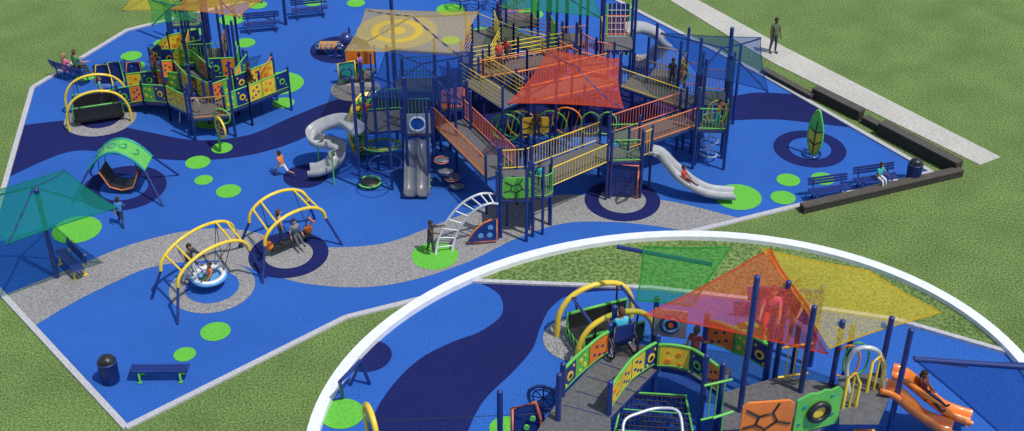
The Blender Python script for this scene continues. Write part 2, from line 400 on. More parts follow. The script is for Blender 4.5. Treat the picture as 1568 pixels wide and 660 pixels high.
for i in range(1,len(sa)-2,3):
    off=V((-.03,-.03,.01)); cs.ring((sa[i]+sa[i+1])/2+wv*.5+off,(sa[i+1]-sa[i]).cross(wv),.16,.022,BLK,6,5)
    cs.tube([sa[i]+off,sa[i]+wv*.25+off],.02,BLK,5); cs.tube([sa[i]+wv*.75+off,sa[i]+wv+off],.02,BLK,5)
# arched ladder climber
La=smooth([P(757,297,1.85),P(735,297,2.0),P(708,311,1.75),P(686,336,1.15),P(672,364,.5),P(667,390,0)],6)
Lb=smooth([P(762,312,1.6),P(748,312,1.72),P(727,322,1.5),P(708,342,1.0),P(697,364,.45),P(692,385,0)],6)
for L in(La,Lb): cs.tube(L,.045,SILV,8)
for i in range(3,len(La)-1,3): cs.tube([La[i],Lb[i]],.028,SILV,6)
q=P(716,376); d=V((1.05,.15,0)); sh=[(0,0),(1,0),(1,1),(.8,.98),(.55,.86),(.3,.62),(.1,.3)]
cs.vpanel(q,q+d,.12,1.05,.04,NAVY,sh); cs.tube([q+d*u+U*(.12+.93*v) for u,v in sh],.035,ORG,6,closed=True)
for (u,v) in((.45,.3),(.75,.3),(.78,.65)): cs.disc(q+d*u+U*(.12+.93*v),V((-.15,1,0)),.1,.08,LBLUE,12)
a,b=P(931,303),P(975,305); cs.vpanel(a+V((0,.05,0)),b+V((0,.05,0)),.1,1.4,.03,NAVY)
for i in range(6):
    for j in range(7):
        cs.disc(a+(b-a)*((i+.5)/6)+U*(.2+.18*j)+V((0,.03,0)),V((0,1,0)),.03,.02,BLK,8)
cs.tube([a+U*1.48,b+U*1.48,b,a],.04,CORAL,6,closed=True)
barrier(cs,P(982,243,1.6),P(997,236,1.6),YEL,h=1.1)
sp=[P(1001,236,1.7),P(1010,240,1.55),P(1030,262,1.0),P(1055,283,.6),P(1085,297,.3),P(1124,301,.2)]
slide(cs,sp,GREY,.55,.25)
cs.tube([P(994,236,1.7),P(994,236,2.5),P(1001,234,2.75),P(1009,236,2.5),P(1009,236,1.7)],.06,GREY,8)
cs.post(P(1090,298),0,.22,r=.04)
c=P(1083,243)
for k in range(4): cs.ring(Z(c,.25+.55*k),V((.15*(-1)**k,.1,1)),.36,.03,SILV,20,6)
cs.post(c,0,2.4,SILV,r=.03)
for (x,y,z,mm) in [(1078,150,2.5,LIME),(1098,170,2.2,YEL),(930,188,2.1,LIME),(905,188,2.0,LIME),(1040,112,2.4,LIME),(1060,112,2.4,ORG)]: loop(cs,P(x,y,z),.3,.42,mm)
barrier(cs,P(798,208,1.0),P(842,206,1.0),YEL,'solid',h=.8)
for (x,y,m) in [(775,195,LIME),(800,190,YEL),(845,190,LIME),(868,185,ORG),(785,190,LIME)]:
    c=P(x,y,1.0); cs.ring(c,V((.2,1,0)),.6,.035,m,20,6)
    for k in range(3): cs.tube([c+V((-.5+.4*k,0,-.5)),c+V((-.3+.4*k,0,.5))],.02,m,5)
for k in range(7):
    t=k/6; cs.tube([P(740+60*t,60,.1),P(765+10*t,38,2.3)],.018,YEL,5)
    cs.ring(P(768,58,.2+.33*k),U,1.1*(1-.8*t),.016,LIME,18,4)
a,b=P(928,84),P(962,84)
lean=V((0,.5,2.3))
cs.add([a,b,b+lean,a+lean],[(0,1,2,3)],NAVY); off=V((0,-.03,.0))
for k in range(1,8): cs.tube([a+lean*k/8+off,b+lean*k/8+off],.014,WHITE,5)
for k in range(0,6): t=k/5; cs.tube([a+(b-a)*t+off,a+(b-a)*t+lean+off],.013 if 0<k<5 else .05,WHITE if 0<k<5 else LIME,5)
hx=[P(962,50,2.4),P(980,48,2.3),P(1000,55,2.0),P(1012,68,1.6),P(1012,82,1.1),P(1002,93,.6),P(985,99,.3),P(970,99,.25)]
slide(cs,hx,GREY,.6,.34)
for (x,y,zt) in [(1014,100,1.6),(992,112,.7)]: cs.post(P(x,y),0,zt,GREY,r=.04)
cs.sphere(P(885,70,1.1),(.45,.3,.1),ORG,12,6); cs.post(P(885,72),0,1.1,r=.04)
hx=[P(548,204,1.9),P(528,190,1.9),P(505,193,1.75),P(484,205,1.5),P(486,220,1.25),P(503,224,1.05),P(516,230,.85),P(516,246,.6),P(505,258,.38),P(488,265,.25),P(474,266,.22)]
slide(cs,hx,GREY,.55,.3)
for (x,y,zt) in [(512,283,1.5),(508,262,.6),(490,262,1.2)]: cs.post(P(x,y),0,zt,LIME,r=.03)
root=empty('accessible_play_structure'); cs.build(root)
def canopy(name,corners,m,peak,e=.06,posts=(),frame=NAVY):
    s=MB('shade_fabric'); r=empty(name); s.sail(corners,m,peak,e,frame); s.build(r)
    if posts:
        p=MB('posts')
        for (x,y,zt) in posts: p.post(P(x,y),0,zt,r=.08)
        p.build(r)
canopy('gold_shade_sail',[P(528,78,4.2),P(706,86,4.2),P(733,18,4.2),P(560,14,4.2)],F_GOLD,.7,.05,[(606,130,4.7)])
canopy('navy_shade_sail',[P(560,150,4.2),P(706,160,4.2),P(728,80,4.2),P(592,72,4.2)],F_NAVY,.5,.05)
canopy('red_shade_sail',[P(778,158,4.3),P(955,166,3.3),P(948,90,4.4),P(842,76,4.4)],F_RED,.6,.07,[])
canopy('blue_shade_sail',[P(1070,115,4.0),P(1176,140,4.0),P(1165,57,4.2),P(1012,50,4.2)],F_BLUE,.5,.05,[(1105,200,4.6)])
canopy('green_shade_sail',[P(768,12,4.3),P(920,26,4.3),P(905,-30,4.3),P(780,-30,4.3)],F_GRN,.5,.05,[(838,85,4.8),(866,110,5.0),(938,-5,4)])
r=empty('teal_shade_umbrella'); s=MB('shade_fabric'); s.sail([P(-60,306,2.9),P(10,374,2.9),P(180,318,2.9),P(98,260,2.9)],F_TEAL,.75,.04,NAVY); s.build(r)
s=MB('post'); a=P(88,425); s.post(a,0,3.6,r=.09); s.build(r)
# --- upper left structure ---
ul=MB('decks_and_panels')
pan=('panels',LIME)
ramp(ul,[P(190,152,.35),P(232,146,.55),P(275,150,.8),P(308,166,.95)],1.25,pan,pan)
ramp(ul,[P(312,140,.95),P(283,112,1.1),P(250,112,1.2)],1.1,pan,pan)
ramp(ul,[P(250,108,1.2),P(272,88,1.25),P(310,80,1.3)],1.1,pan,pan)
ramp(ul,[P(335,166,.95),P(372,152,1.0),P(432,128,1.05)],1.1,pan,pan)
ramp(ul,[P(380,140,1.05),P(400,112,1.1)],1.1,pan,('bars',ORG))
tower(ul,P(326,166,.95),1.6,10,2.6,[('bars',RUST),None,None,None])
tower(ul,P(318,86,1.4),1.5,5,4.0,[('bars',LIME),('solid',ORG),None,('bars',YEL)])
tower(ul,P(345,110,1.2),1.2,5,3.8,[('panels',LIME),('bars',LIME),None,None])
tower(ul,P(290,30,1.4),1.4,5,3.4,[('bars',LIME),None,('bars',RUST),None])
for (x,y,zt) in [(268,110,3.4),(296,120,3.8),(363,150,3.4),(320,190,2.0),(210,150,1.5),(348,196,1.9),(380,140,2.0)]: ul.post(P(x,y),0,zt,r=.06)
for (x,y,m,mi2) in [(207,128,CORAL,NAVY),(160,132,YEL,NAVY),(178,128,LIME,NAVY)]:
    c=P(x,y,.5); ul.vpanel(c-V((.35,0,0)),c+V((.35,.1,0)),.1,1.0,.04,mi2); ul.tube([c+V((-.38,-.04,.1)),c+V((.38,0,.05)),c+V((.3,0,1.05)),c+V((-.2,0,1.0))],.03,m,6,closed=True)
ul.tube(smooth([P(275,187,0),P(278,160,.9),P(295,150,1.5),P(305,160,1.4),P(306,188,.0)],6),.03,SILV,6)
for k in range(4): ul.ring(P(340,178,.4+.35*k),V((.3,1,.1)),.35,.03,[LIME,ORG,YEL,LIME][k],16,5)
ur=empty('tower_play_structure'); ul.build(ur)
canopy('yellow_shade_sail',[P(188,16,4.0),P(262,16,4.2),P(282,-15,4.4),P(215,-25,4.2)],F_YEL,.3,.08,[(262,66,4.3)])
canopy('orange_shade_sail',[P(262,14,4.4),P(368,26,4.0),P(402,2,4.4),P(300,-25,4.4)],F_ORG,.3,.1,[(322,85,5)])
canopy('green_shade_sail',[P(232,38,3.8),P(300,30,4),P(310,5,4.4),P(225,-5,4.4)],F_GRN,.3,.1)
canopy('green_shade_sail',[P(352,10,3.9),P(436,-4,4.2),P(440,-30,4.2),P(350,-25,4.4)],F_GRN,.3,.1,[(438,38,4.3)])
def glider(name,c,rot,s=1.0):
    m=MB(name); R=Matrix.Rotation(rad(rot),3,'Z')
    T=lambda x,y,z: c+R@V((x*s,y*s,z*s))
    for sx in(-.75,.75):
        m.tube(smooth([T(sx,-1.25,0),T(sx,-1.2,.8),T(sx,-.8,1.4),T(sx,0,1.62),T(sx,.8,1.4),T(sx,1.2,.8),T(sx,1.25,0)],6),.055,YEL,8)
    for y in(-.8,.8): m.tube([T(-.75,y,1.4),T(.75,y,1.4)],.03,NAVY,6)
    for sx in(-.6,.6):
        for y in(-.7,.7): m.tube([T(sx*1.2,y,1.42),T(sx,y*.9,.3)],.02,BLK,5)
    m.prism([T(-.6,-1.0,.32),T(.6,-1.0,.32),T(.6,1.0,.32),T(-.6,1.0,.32)],.1,BLK)
    for sx in(-.6,.6):
        m.prism([T(sx,-.95,.85),T(sx+.05,-.95,.85),T(sx+.05,.95,.85),T(sx,.95,.85)],.5*s,BLK)
        m.tube([T(sx,-.98,.4),T(sx,-.98,.9),T(sx,.98,.9),T(sx,.98,.4)],.03,LIME,6)
    for k in range(4): m.ring(T(-.5+.3*k,-1.02,.3),R@V((0,1,0)),.13*s,.015,LIME,10,4)
    return m.build()
glider('wheelchair_glider',P(153,180),-72)
m=MB('canopy_climber')
ax=P(268,287)-P(124,283); ax.z=0; ax.normalize(); ay=V((-ax.y,ax.x,0)); c=P(193,290)
arc=[(t*1.05,1.95-.75*t*t) for t in np.linspace(-1,1,11)]
for k in range(10):
    (a,za),(b,zb_)=arc[k],arc[k+1]
    for dz,mm in((0,LIME),(-.05,TEALM)): m.add([c+ax*a-ay*.5+U*(za+dz),c+ax*b-ay*.5+U*(zb_+dz),c+ax*b+ay*.5+U*(zb_+dz),c+ax*a+ay*.5+U*(za+dz)],[(0,1,2,3)],mm,True)
for k in range(2,9,2):
    (a,za)=arc[k]; m.ring(c+ax*a+U*(za+.02),V((0,0,1)),.16,.02,TEALM,6,5)
for sd in(-.5,.5):
    m.tube([c+ax*a+ay*sd+U*z for a,z in arc],.05,TEALM,8)
    for sx in(-1,1): m.tube([c+ax*(1.05*sx)+ay*sd+U*1.2,c+ax*(1.75*sx)+ay*(sd*2.2)],.04,NAVY,8)
hang=[(-.75,1.0),(-.45,.35),(0,.22),(.45,.35),(.75,1.05)]
for k in range(4):
    (a,za),(b,zb_)=hang[k],hang[k+1]
    m.prism([c+ax*a-ay*.38+U*za,c+ax*b-ay*.38+U*zb_,c+ax*b+ay*.38+U*zb_,c+ax*a+ay*.38+U*za],.05,BLK)
for sd in(-.4,.4): m.tube([c+ax*a+ay*sd+U*z for a,z in hang],.03,ORG if sd<0 else NAVY,6)
for k in range(3): m.box(c+ax*.6+ay*(-.2+.2*k)+U*.85,(.03,.12,.12),ORG,math.atan2(ax.y,ax.x))
for sx in(-.75,.75):
    for sd in(-.38,.38): m.tube([c+ax*sx+ay*sd+U*1.0,c+ax*(sx*.9)+ay*sd+U*1.5],.015,BLK,5)
m.build()
def arch_swing(name,FL,FR,kind,z0,z1):
    m=MB(name); tops=[]
    midL=(FL[0]+FL[1])/2; midR=(FR[0]+FR[1])/2; ax=(midR-midL).normalized()
    for i in(0,1):
        a=FL[i].lerp(midL,.35)+ax*.4; b=FR[i].lerp(midR,.35)-ax*.4
        A=Z(a,z0);B=Z(b,z0)
        pts=[]
        for k in range(17):
            t=k/16; an=pi*t; x=(1-cos(an))/2; q=A.lerp(B,x); q.z=z0+(z1-z0)*sin(an)**.9; pts.append(q)
        m.tube(pts,.06,YEL,10); m.tube([FL[i],A],.05,NAVY,8); m.tube([FR[i],B],.05,NAVY,8); tops.append(pts)
    for k in(3,5,11,13): m.tube([tops[0][k],tops[1][k]],.04,YEL,8)
    c=(midL+midR)/2; ay=V((-ax.y,ax.x,0))
    if kind=='basket':
        m.ring(Z(c,.45),U,.5,.1,WHITE,28,10); m.ring(Z(c,.45),U,.56,.07,LBLUE,28,8)
        m.sphere(Z(c,.45),(.5,.5,.18),LBLUE,18,8,keep=lambda q:q.z<0)
        for k in(5,11):
            for i in(0,1):
                for e in(-1,1): m.tube([tops[i][k],Z(c,.53)+ax*(.45*(1 if k>8 else -1))+ay*(.25*e)],.013,BLK,4)
    else:
        ch=Z(c,.35)
        m.prism([ch+ax*x+ay*y for x,y in((-.8,-.2),(.8,-.2),(.8,.2),(-.8,.2))],.07,BLK)
        for sx in(-.8,.8):
            m.sphere(ch+ax*sx+U*.1,(.16,.16,.18),ORG,12,8)
            m.tube([ch+ax*(sx*1.15)+U*.1,ch+ax*(sx*1.2)+U*.45],.03,ORG,6); m.beam(ch+ax*(sx*1.2)+U*.45-ay*.2,ch+ax*(sx*1.2)+U*.45+ay*.2,.05,.05,ORG)
        for k in(5,11):
            for i in(0,1): m.tube([tops[i][k],ch+ax*(.75*(1 if k>8 else -1))+ay*(.2*(1 if i else -1))],.016,BLK,4)
    m.build(); return c,ax
s1,ax1=arch_swing('basket_swing',[P(232,458),P(272,497)],[P(372,378),P(408,425)],'basket',1.15,1.98)
s2,ax2=arch_swing('group_swing',[P(366,378),P(402,434)],[P(482,335),P(524,375)],'glide',1.15,1.95)
def bench(name,c,rot,L=1.8,legc=LIME,back=True):
    m=MB(name); R=Matrix.Rotation(rad(rot),3,'Z'); T=lambda x,y,z: c+R@V((x,y,z))
    for y in(-.16,-.03,.10): m.beam(T(-L/2,y,.45),T(L/2,y,.45),.11,.04,NAVY)
    if back:
        for z in(.62,.72,.82): m.beam(T(-L/2,.22+(z-.6)*.3,z),T(L/2,.22+(z-.6)*.3,z),.035,.08,NAVY)
    for x in(-L*.36,L*.36):
        m.tube([T(x,-.2,0),T(x,-.17,.41),T(x,.17,.41),T(x,.2,0)],.035,legc,6)
        if back: m.tube([T(x,.2,.41),T(x,.32,.85)],.03,legc,6)
        m.box(T(x,-.2,.04),(.12,.12,.03),legc); m.box(T(x,.2,.04),(.12,.12,.03),legc)
    for x in(-L/2,L/2): m.tube([T(x,-.2,.46),T(x,.16,.46)],.03,NAVY,6)
    return m.build()
bench('park_bench',P(248,580),1,1.75,LIME,False)
bench('park_bench',P(112,414),-50,1.6,YEL)
bench('park_bench',P(402,48),12,1.7,NAVY)
bench('park_bench',P(475,26),14,1.7,NAVY)
bench('park_bench',P(1268,304),14,1.6,NAVY)
bench('park_bench',P(1338,287),14,1.7,NAVY)
bench('park_bench',P(112,122),150,2.0,NAVY)
def bin_(name,c,s=1):
    m=MB(name); m.tube([c+U*.06,c+U*.78],.25*s,NAVY,24)
    for k in range(24):
        a=2*pi*k/24; d=V((cos(a),sin(a),0))*s; m.tube([c+d*.27+U*.04,c+d*.29+U*.8],.014,NAVY,4)
    m.ring(c+U*.8,U,.28*s,.03,NAVY,24,6)
    m.sphere(c+U*.8,(.27*s,.27*s,.24),BLK,20,10,keep=lambda q:q.z>0); m.box(c+V((0,-.22,.92)),(.2,.08,.1),BLK)
    m.disc(c+U*.02,U,.2,.04,BLK,16); m.build()
bin_('litter_bin',P(170,584)); bin_('litter_bin',P(1397,278),.95)
m=MB('ring_play_panel'); c=P(338,232); m.post(c,0,.6,LIME,.05); m.ring(Z(c,1.1)+V((.12,0,0)),V((.8,.6,0)),.42,.05,YEL,24,8); m.ring(Z(c,1.1)+V((.12,0,0)),V((.8,.6,0)),.3,.03,NAVY,24,6)
m.tube([Z(c,.6),Z(c,1.55)+V((.12,0,0))],.03,LIME,6)
for k in range(3): m.tube([Z(c,1.1)+V((.12-.2,.25,-.2+.2*k)),Z(c,1.1)+V((.32,-.25,-.2+.2*k))],.025,ORG,5)
m.build()
m=MB('leaf_spinner'); c=P(1243,238); k_=.62
outl=[(0,0),(.28,.25),(.42,.7),(.4,1.2),(.28,1.6),(.05,2.05),(-.22,1.7),(-.33,1.2),(-.3,.6)]
for y,mm in((0,YEL),(.06,LIME)): m.add([c+V((x*k_,y-x*.5,z)) for x,z in outl],[tuple(range(9))],mm)
m.add([c+V((x*k_,-.02-x*.5,z)) for x,z in [(-.33,1.2),(0,1.1),(.4,1.2),(.28,1.6),(.05,2.0),(-.22,1.7)]],[tuple(range(6))],LIME)
m.tube(smooth([c+V((x*k_,.03-x*.5,z)) for x,z in outl],4,True),.05,LIME,6,closed=True)
for a,b in [((-.3,.7),(0,.5)),((0,.5),(.38,.75)),((0,.5),(0,.1)),((-.3,1.25),(0,1.05)),((0,1.05),(.38,1.2)),((0,1.05),(0,.5)),((0,1.05),(.05,1.6))]:
    m.tube([c+V((a[0]*k_,-.04-a[0]*.5,a[1])),c+V((b[0]*k_,-.04-b[0]*.5,b[1]))],.022,BLK,5)
m.ring(c+U*.1,U,.35,.035,NAVY,20,6); m.post(c+V((.25,.15,0)),0,1.2,NAVY,.04); m.build()
m=MB('wagon_rider'); c=P(520,82)
m.prism([c+V((x,y,.45)) for x,y in((-.9,-.3),(.3,-.3),(.3,.35),(-.9,.35))],.1,RUST)
for k in range(6): m.ring(c+V((-.9+.24*k,-.3,.52)),V((0,1,0)),.12,.025,CORAL if k%2 else LBLUE,10,5)
m.sphere(c+V((.35,0,.7)),(.32,.35,.36),NAVY,14,8); m.ring(c+V((.1,-.45,.35)),V((0,1,0)),.26,.05,NAVY,16,6); m.ring(c+V((.5,-.45,.35)),V((0,1,0)),.22,.05,NAVY,16,6); m.post(c,0,.4,r=.05)
m.post(c+V((.5,.1,0)),.9,1.25,NAVY,.05); m.build()
m=MB('play_vehicle'); c=P(548,130)
m.vpanel(c+V((-.8,0,0)),c+V((-.1,.3,0)),.1,1.0,.04,TEALM); m.tube([c+V((-.8,-.05,.1)),c+V((-.1,.25,.1)),c+V((-.1,.25,1.05)),c+V((-.8,-.05,1.05))],.035,YEL,6,closed=True)
m.prism([c+V((x,y,.3)) for x,y in((-.7,0),(.6,.2),(.7,1.0),(-.6,.9))],.1,DECK); m.ring(c+V((-.45,-.1,.6)),V((.4,-1,0)),.25,.04,NAVY,16,6)
m.vpanel(c+V((-.6,.9,0)),c+V((.7,1.0,0)),.5,1.2,.04,ORG)
for x,y in((.6,.2),(.7,1.0),(-.6,.9)): m.post(c+V((x,y,0)),0,1.4,r=.04)
m.build()
m=MB('net_spinner'); 
for k in range(3):
    c=P(705+28*k,14); m.ring(c+U*(.5),V((.2*k,.3,1)),.5,.04,NAVY,18,6); m.ring(c+U*.9,V((.5,.3,.6)),.4,.035,NAVY,18,6); m.post(c,0,1.0,r=.04)
m.build()
# ================= INSET (drum standing in for the oval close-up; the place has no such building) =================
CX,CY,EA,EB=1050,720,586,360
N=120
ro=[P(CX+EA*cos(2*pi*i/N),CY+EB*sin(2*pi*i/N),TT) for i in range(N)]
tr=empty('inset_standin')
cc=sum(ro,V((0,0,0)))/N; cc.z=TT
ri=[p+(cc-p).normalized()*.22 for p in ro]
m=MB('inset_rim')  # white border of the oval inset, built as a raised rim
vs=[p+U*.12 for p in ro]+[p+U*.12 for p in ri]+[p-U*.06 for p in ro]+[p-U*.02 for p in ri]
fs=[]
for i in range(N):
    j=(i+1)%N; fs+= [(i,j,N+j,N+i),(2*N+i,2*N+j,j,i),(N+i,N+j,3*N+j,3*N+i)]
m.add(vs,fs,COPE); m.build(tr)
m=MB('standin_drum'); rw=[p+(cc-p).normalized()*.3 for p in ro]
m.add([Z(p,0) for p in rw]+[Z(p,TT-.02) for p in rw],[(i,(i+1)%N,N+(i+1)%N,N+i) for i in range(N)],BRICK)
for zf in(1.0,4.4,7.8):
    for i in range(0,N,6):
        a=rw[i]+(rw[i]-cc).normalized()*.03; b=rw[(i+4)%N]+(rw[(i+4)%N]-cc).normalized()*.03
        m.vpanel(Z(a,zf),Z(b,zf),0,2.0,.12,GLASS); m.beam(Z(a,zf-.06),Z(b,zf-.06),.2,.1,COPE)
m.build(tr)
def clip(poly,cl):
    out=poly
    for i in range(len(cl)):
        a=cl[i]; b=cl[(i+1)%len(cl)]; inp=out; out=[]
        if not inp: break
        side=lambda p:(b.x-a.x)*(p.y-a.y)-(b.y-a.y)*(p.x-a.x)
        for k in range(len(inp)):
            p=inp[k-1]; q=inp[k]; sp_,sq=side(p),side(q)
            if sq>=0:
                if sp_<0: out.append(p.lerp(q,sp_/(sp_-sq)))
                out.append(q)
            elif sp_>=0: out.append(p.lerp(q,sp_/(sp_-sq)))
    return out
CL=[V((p.x,p.y,0)) for p in ri]
ar=sum(CL[i].x*CL[(i+1)%N].y-CL[(i+1)%N].x*CL[i].y for i in range(N))
if ar<0: CL=CL[::-1]
flat('inset_rubber',CL,TT,BLUE,tr)
def tflat(name,pp,z,mm):
    pts=clip([Z(Q(*p),0) for p in pp],CL)
    if len(pts)>2: flat(name,pts,TT+z,mm,tr)
lf=sm2([(735,433),(765,452),(768,482),(735,508),(690,525),(640,552),(595,598),(568,650),(560,720)])
rt=sm2([(700,720),(715,665),(740,615),(785,570),(815,535),(828,500),(845,470),(880,450),(960,444),(1010,444)])
tflat('navy_band',lf+rt,.006,NAVYR)
tflat('green_lawn',[(600,300),(1700,300),(1750,600),(1568,547),(1370,489),(1180,462),(1000,441),(735,431),(700,428),(560,460)],.02,GRASS)
c3=MB('inset_curb'); 
E=[(714,429),(735,431),(1000,441),(1180,462),(1370,489),(1552,542)]
for i in range(5): c3.beam(Q(*E[i],.02),Q(*E[i+1],.02),.1,.06+.002*(i%2),CURB)
c3.build(tr)
def tcirc(px,py,rx,mm,z,n=40):
    c=Q(px,py); r=rx/pxm(py,TT)
    pts=clip([V((c.x+r*cos(2*pi*i/n),c.y+r*sin(2*pi*i/n),0)) for i in range(n)],CL)
    if len(pts)>2: flat('dot',pts,TT+z,mm,tr)
tcirc(885,520,54,GRAYR,.012); tcirc(562,545,38,NAVYR,.012); tcirc(524,634,34,GRNR,.012); tcirc(775,656,26,GRNR,.012); tcirc(1150,512,30,GRNR,.012)
ts=MB('decks_and_panels'); B=TT; HB_=.56
def bpost(x,yb,yt,r=.05):
    p=Q(x,yb); ts.post(p,B,max(zt_(p,yt),B+.3),r=r)
def arcb(pp,zz=.85,h=HB_):
    for (x0,y0),(x1,y1) in zip(pp[:-1],pp[1:]): barrier(ts,Q(x0,y0,zz),Q(x1,y1,zz),LIME,'panels',base=B,h=h,bow=.03,post=False)
ts.prism([Q(*p,.85) for p in [(935,530),(1005,528),(1010,562),(935,640),(935,720),(780,720),(856,612)]],.1,DECK,NAVY)
for k in range(1,5): ts.beam(Q(935-18*k,532+22*k,.857),Q(1008-17*k,560+20*k,.857),.012,.004,NAVY)
arcb([(932,545),(900,568),(861,606)]); arcb([(1004,562),(965,588),(932,634)])
arcb([(1006,566),(1055,572),(1102,606)]); arcb([(1078,530),(1122,545),(1174,572)],.8,.6)
for (x,y) in [(861,606),(932,545),(932,634),(1004,562),(1102,606),(1078,530),(1174,572)]:
    p=Q(x,y,.85); ts.post(p,B,B+1.55,r=.05)
ts.prism([Q(*p,.844) for p in [(1008,530),(1060,538),(1120,565),(1105,604),(1055,570),(1012,562)]],.1,DECK,NAVY)
a,b=Q(1000,512,.85),Q(1050,518,.85); ts.vpanel(a,b,.0,.6,.04,GREY)
c_=(a+b)/2+U*.3; ts.disc(c_+V((0,-.03,0)),V((0,1,0)),.2,.04,NAVY,20); ts.ring(c_+V((0,-.06,0)),V((0,1,0)),.14,.03,LBLUE,20,6); ts.disc(c_+V((0,-.06,0)),V((0,1,0)),.05,.05,ORG,10)
for (x,yb,yt) in [(1125,690,424),(1180,620,432),(1168,600,470),(1216,660,470),(1262,650,492),(1283,625,500),(1332,650,487),(1357,680,505),(935,590,470),(853,700,574),(766,700,600),(1068,680,545),(1208,600,500),(998,560,456),(1240,560,440)]: bpost(x,yb,yt)
ts.prism([Q(*p,.9) for p in [(1110,600),(1200,575),(1290,590),(1290,625),(1225,690),(1100,710)]],.1,DECK,NAVY)
ts.prism([Q(*p,1.1) for p in [(1285,575),(1350,570),(1362,610),(1345,650),(1285,650)]],.1,DECK,NAVY)
barrier(ts,Q(1130,678,.9),Q(1208,672,.9),ORG,'solid',h=.85,post=False)
a,b=Q(1212,668,.9),Q(1280,650,.9); ts.vpanel(a,b,.05,.85,.04,LIME,[(0,0),(1,0),(1,.9),(.9,1),(.75,.95),(.6,1),(.45,.95),(.3,1),(.15,.95),(0,.9)])
c_=(a+b)/2+V((0.02,-.06,.45)); nv=V((-(b-a).y,(b-a).x,0)); ts.ring(c_,nv,.17,.05,BLK,20,8); ts.disc(c_+V((0,.03,0)),nv,.13,.03,YEL,18)
for (u,z,r) in [(.12,.25,.03),(.2,.6,.04),(.85,.3,.035),(.8,.7,.03),(.3,.15,.025)]: ts.disc(a+(b-a)*u+U*z+V((-.01,-.03,0)),nv,r,.02,TEALM,8)
barrier(ts,Q(1190,585,1.0),Q(1236,578,1.0),YEL,'bars',h=.75,post=False)
barrier(ts,Q(1072,650,.7),Q(1114,640,.7),LIME,'bars',h=.85,post=False)
barrier(ts,Q(1085,700,.7),Q(1115,690,.7),LIME,'bars',h=.85,post=False)
for (x0,y0,x1,y1) in [(1290,625,1310,622),(1327,600,1348,594)]:
    p0=Q(x0,y0,1.1);p1=Q(x1,y1,1.1); ts.tube([p0,p0+U*.65,(p0+p1)/2+U*.72,p1+U*.5,p1],.03,YEL,7)
    ts.tube([p0.lerp(p1,.5),p0.lerp(p1,.5)+U*.7],.02,YEL,6)
for (x,y,mm) in [(1312,548,LIME),(1298,552,ORG)]: loop(ts,Q(x,y,1.4),.17,.3,mm,.02)
ts.tube(smooth([Q(1300,600,1.1),Q(1297,560,1.6),Q(1312,535,2.0),Q(1340,535,2.0),Q(1352,555,1.6),Q(1354,600,1.1)],6),.04,SILV,8)
ts.sail([Q(935,690,.6),Q(1068,700,.6),Q(1050,610,.6),Q(955,600,.6)],NETM,-.15,.05,None,8)
for k in range(14): ts.tube([Q(938+10*k,695,.66),Q(955+7.2*k,605,.66)],.012,BLK,5)
for k in range(12): ts.tube([Q(935+1.8*k,690-8*k,.67),Q(1068-1.5*k,698-8*k,.67)],.012,BLK if k%4 else LIME,5)
ts.tube([Q(935,690,.66),Q(1068,700,.66),Q(1050,606,.66),Q(955,600,.66)],.025,LIME,6,closed=True)
ts.tube(smooth([Q(955,680,.75),Q(956,645,.95),Q(980,632,1.0),Q(1010,625,1.0),Q(1040,632,1.0),Q(1046,680,.75)],5),.026,SILV,8)
for (x,y,z) in[(1322,655,.8),(1332,668,.45)]: ts.sphere(Q(x,y,z),(.17,.12,.045),ORG,12,6); ts.ring(Q(x,y,z),U,.16,.02,YEL,14,5)
ts.vpanel(Q(782,690,.1),Q(832,680,.1),.1,.95,.04,NAVY)
q0=Q(784,692,.1);q1=Q(828,684,.1); ts.tube([q0+U*.1,q0+U*.98,q1+U*1.0+V((-.1,0,0)),q1+U*.6,q1+U*.1],.03,CORAL,6,closed=True)
ts.tube([Q(768,690,.0),Q(768,690,1.2),Q(775,688,1.3)],.035,LIME,6)
for k in range(3): ts.disc((q0+q1)/2+V((.1*(k-1),-.05,.35+.2*k)),V((0,1,0)),.05,.04,LIME,10)
wc=Q(832,610,.55); ts.ring(wc,V((.3,1,0)),.27,.035,NAVY,26,6); ts.ring(wc,V((.3,1,0)),.19,.015,NAVY,26,6)
for k in range(8): an=k*pi/4; ts.tube([wc,wc+V((cos(an)*.26,-.3*cos(an)*.26,sin(an)*.26))],.014,NAVY,4)
tst=empty('panelled_play_structure'); ts.build(tst)
sl=MB('double_slide')
slide(sl,[Q(1348,596,1.15),Q(1366,602,1.1),Q(1402,632,.7),Q(1428,650,.35),Q(1458,660,.25)],ORG,.25,.12)
slide(sl,[Q(1366,574,1.15),Q(1384,580,1.1),Q(1424,612,.7),Q(1452,633,.35),Q(1486,645,.25)],ORG,.25,.12)
for (x,y) in ((1450,666),(1478,653)): sl.post(Q(x,y),B,B+.22,ORG,.03)
sl.build(tst)
m=MB('ring_play_panel'); wc=Q(568,652,.8); m.ring(wc,V((.9,.35,0)),.36,.05,YEL,26,8); m.disc(wc,V((.9,.35,0)),.27,.04,NAVY,18); m.post(Z(wc,B),B,B+.5,LIME,.05); m.tube([wc+V((.1,0,.1)),Q(853,632,.95)],.008,BLK,4); m.build()
glider('wheelchair_glider',Q(926,522),-68,.62)
m=MB('swing_leg_frame'); m.tube([Q(552,552,.6),Q(566,588,0)],.035,NAVY,8); m.tube([Q(552,552,.6),Q(536,590,0)],.035,NAVY,8); m.tube([Q(552,552,.6),Q(520,585,.6)],.035,NAVY,8); m.tube([Q(520,585,.6),Q(525,610,0)],.035,NAVY,8); m.build()
def canopy2(name,corners,mm,peak,e=.06):
    s=MB('shade_fabric'); r=empty(name); s.sail(corners,mm,peak,e,None); s.build(r)
canopy2('red_shade_sail',[Q(985,482,2.0),Q(1268,542,1.8),Q(1238,470,2.6),Q(1180,380,2.8)],F_RED,.2,.06)
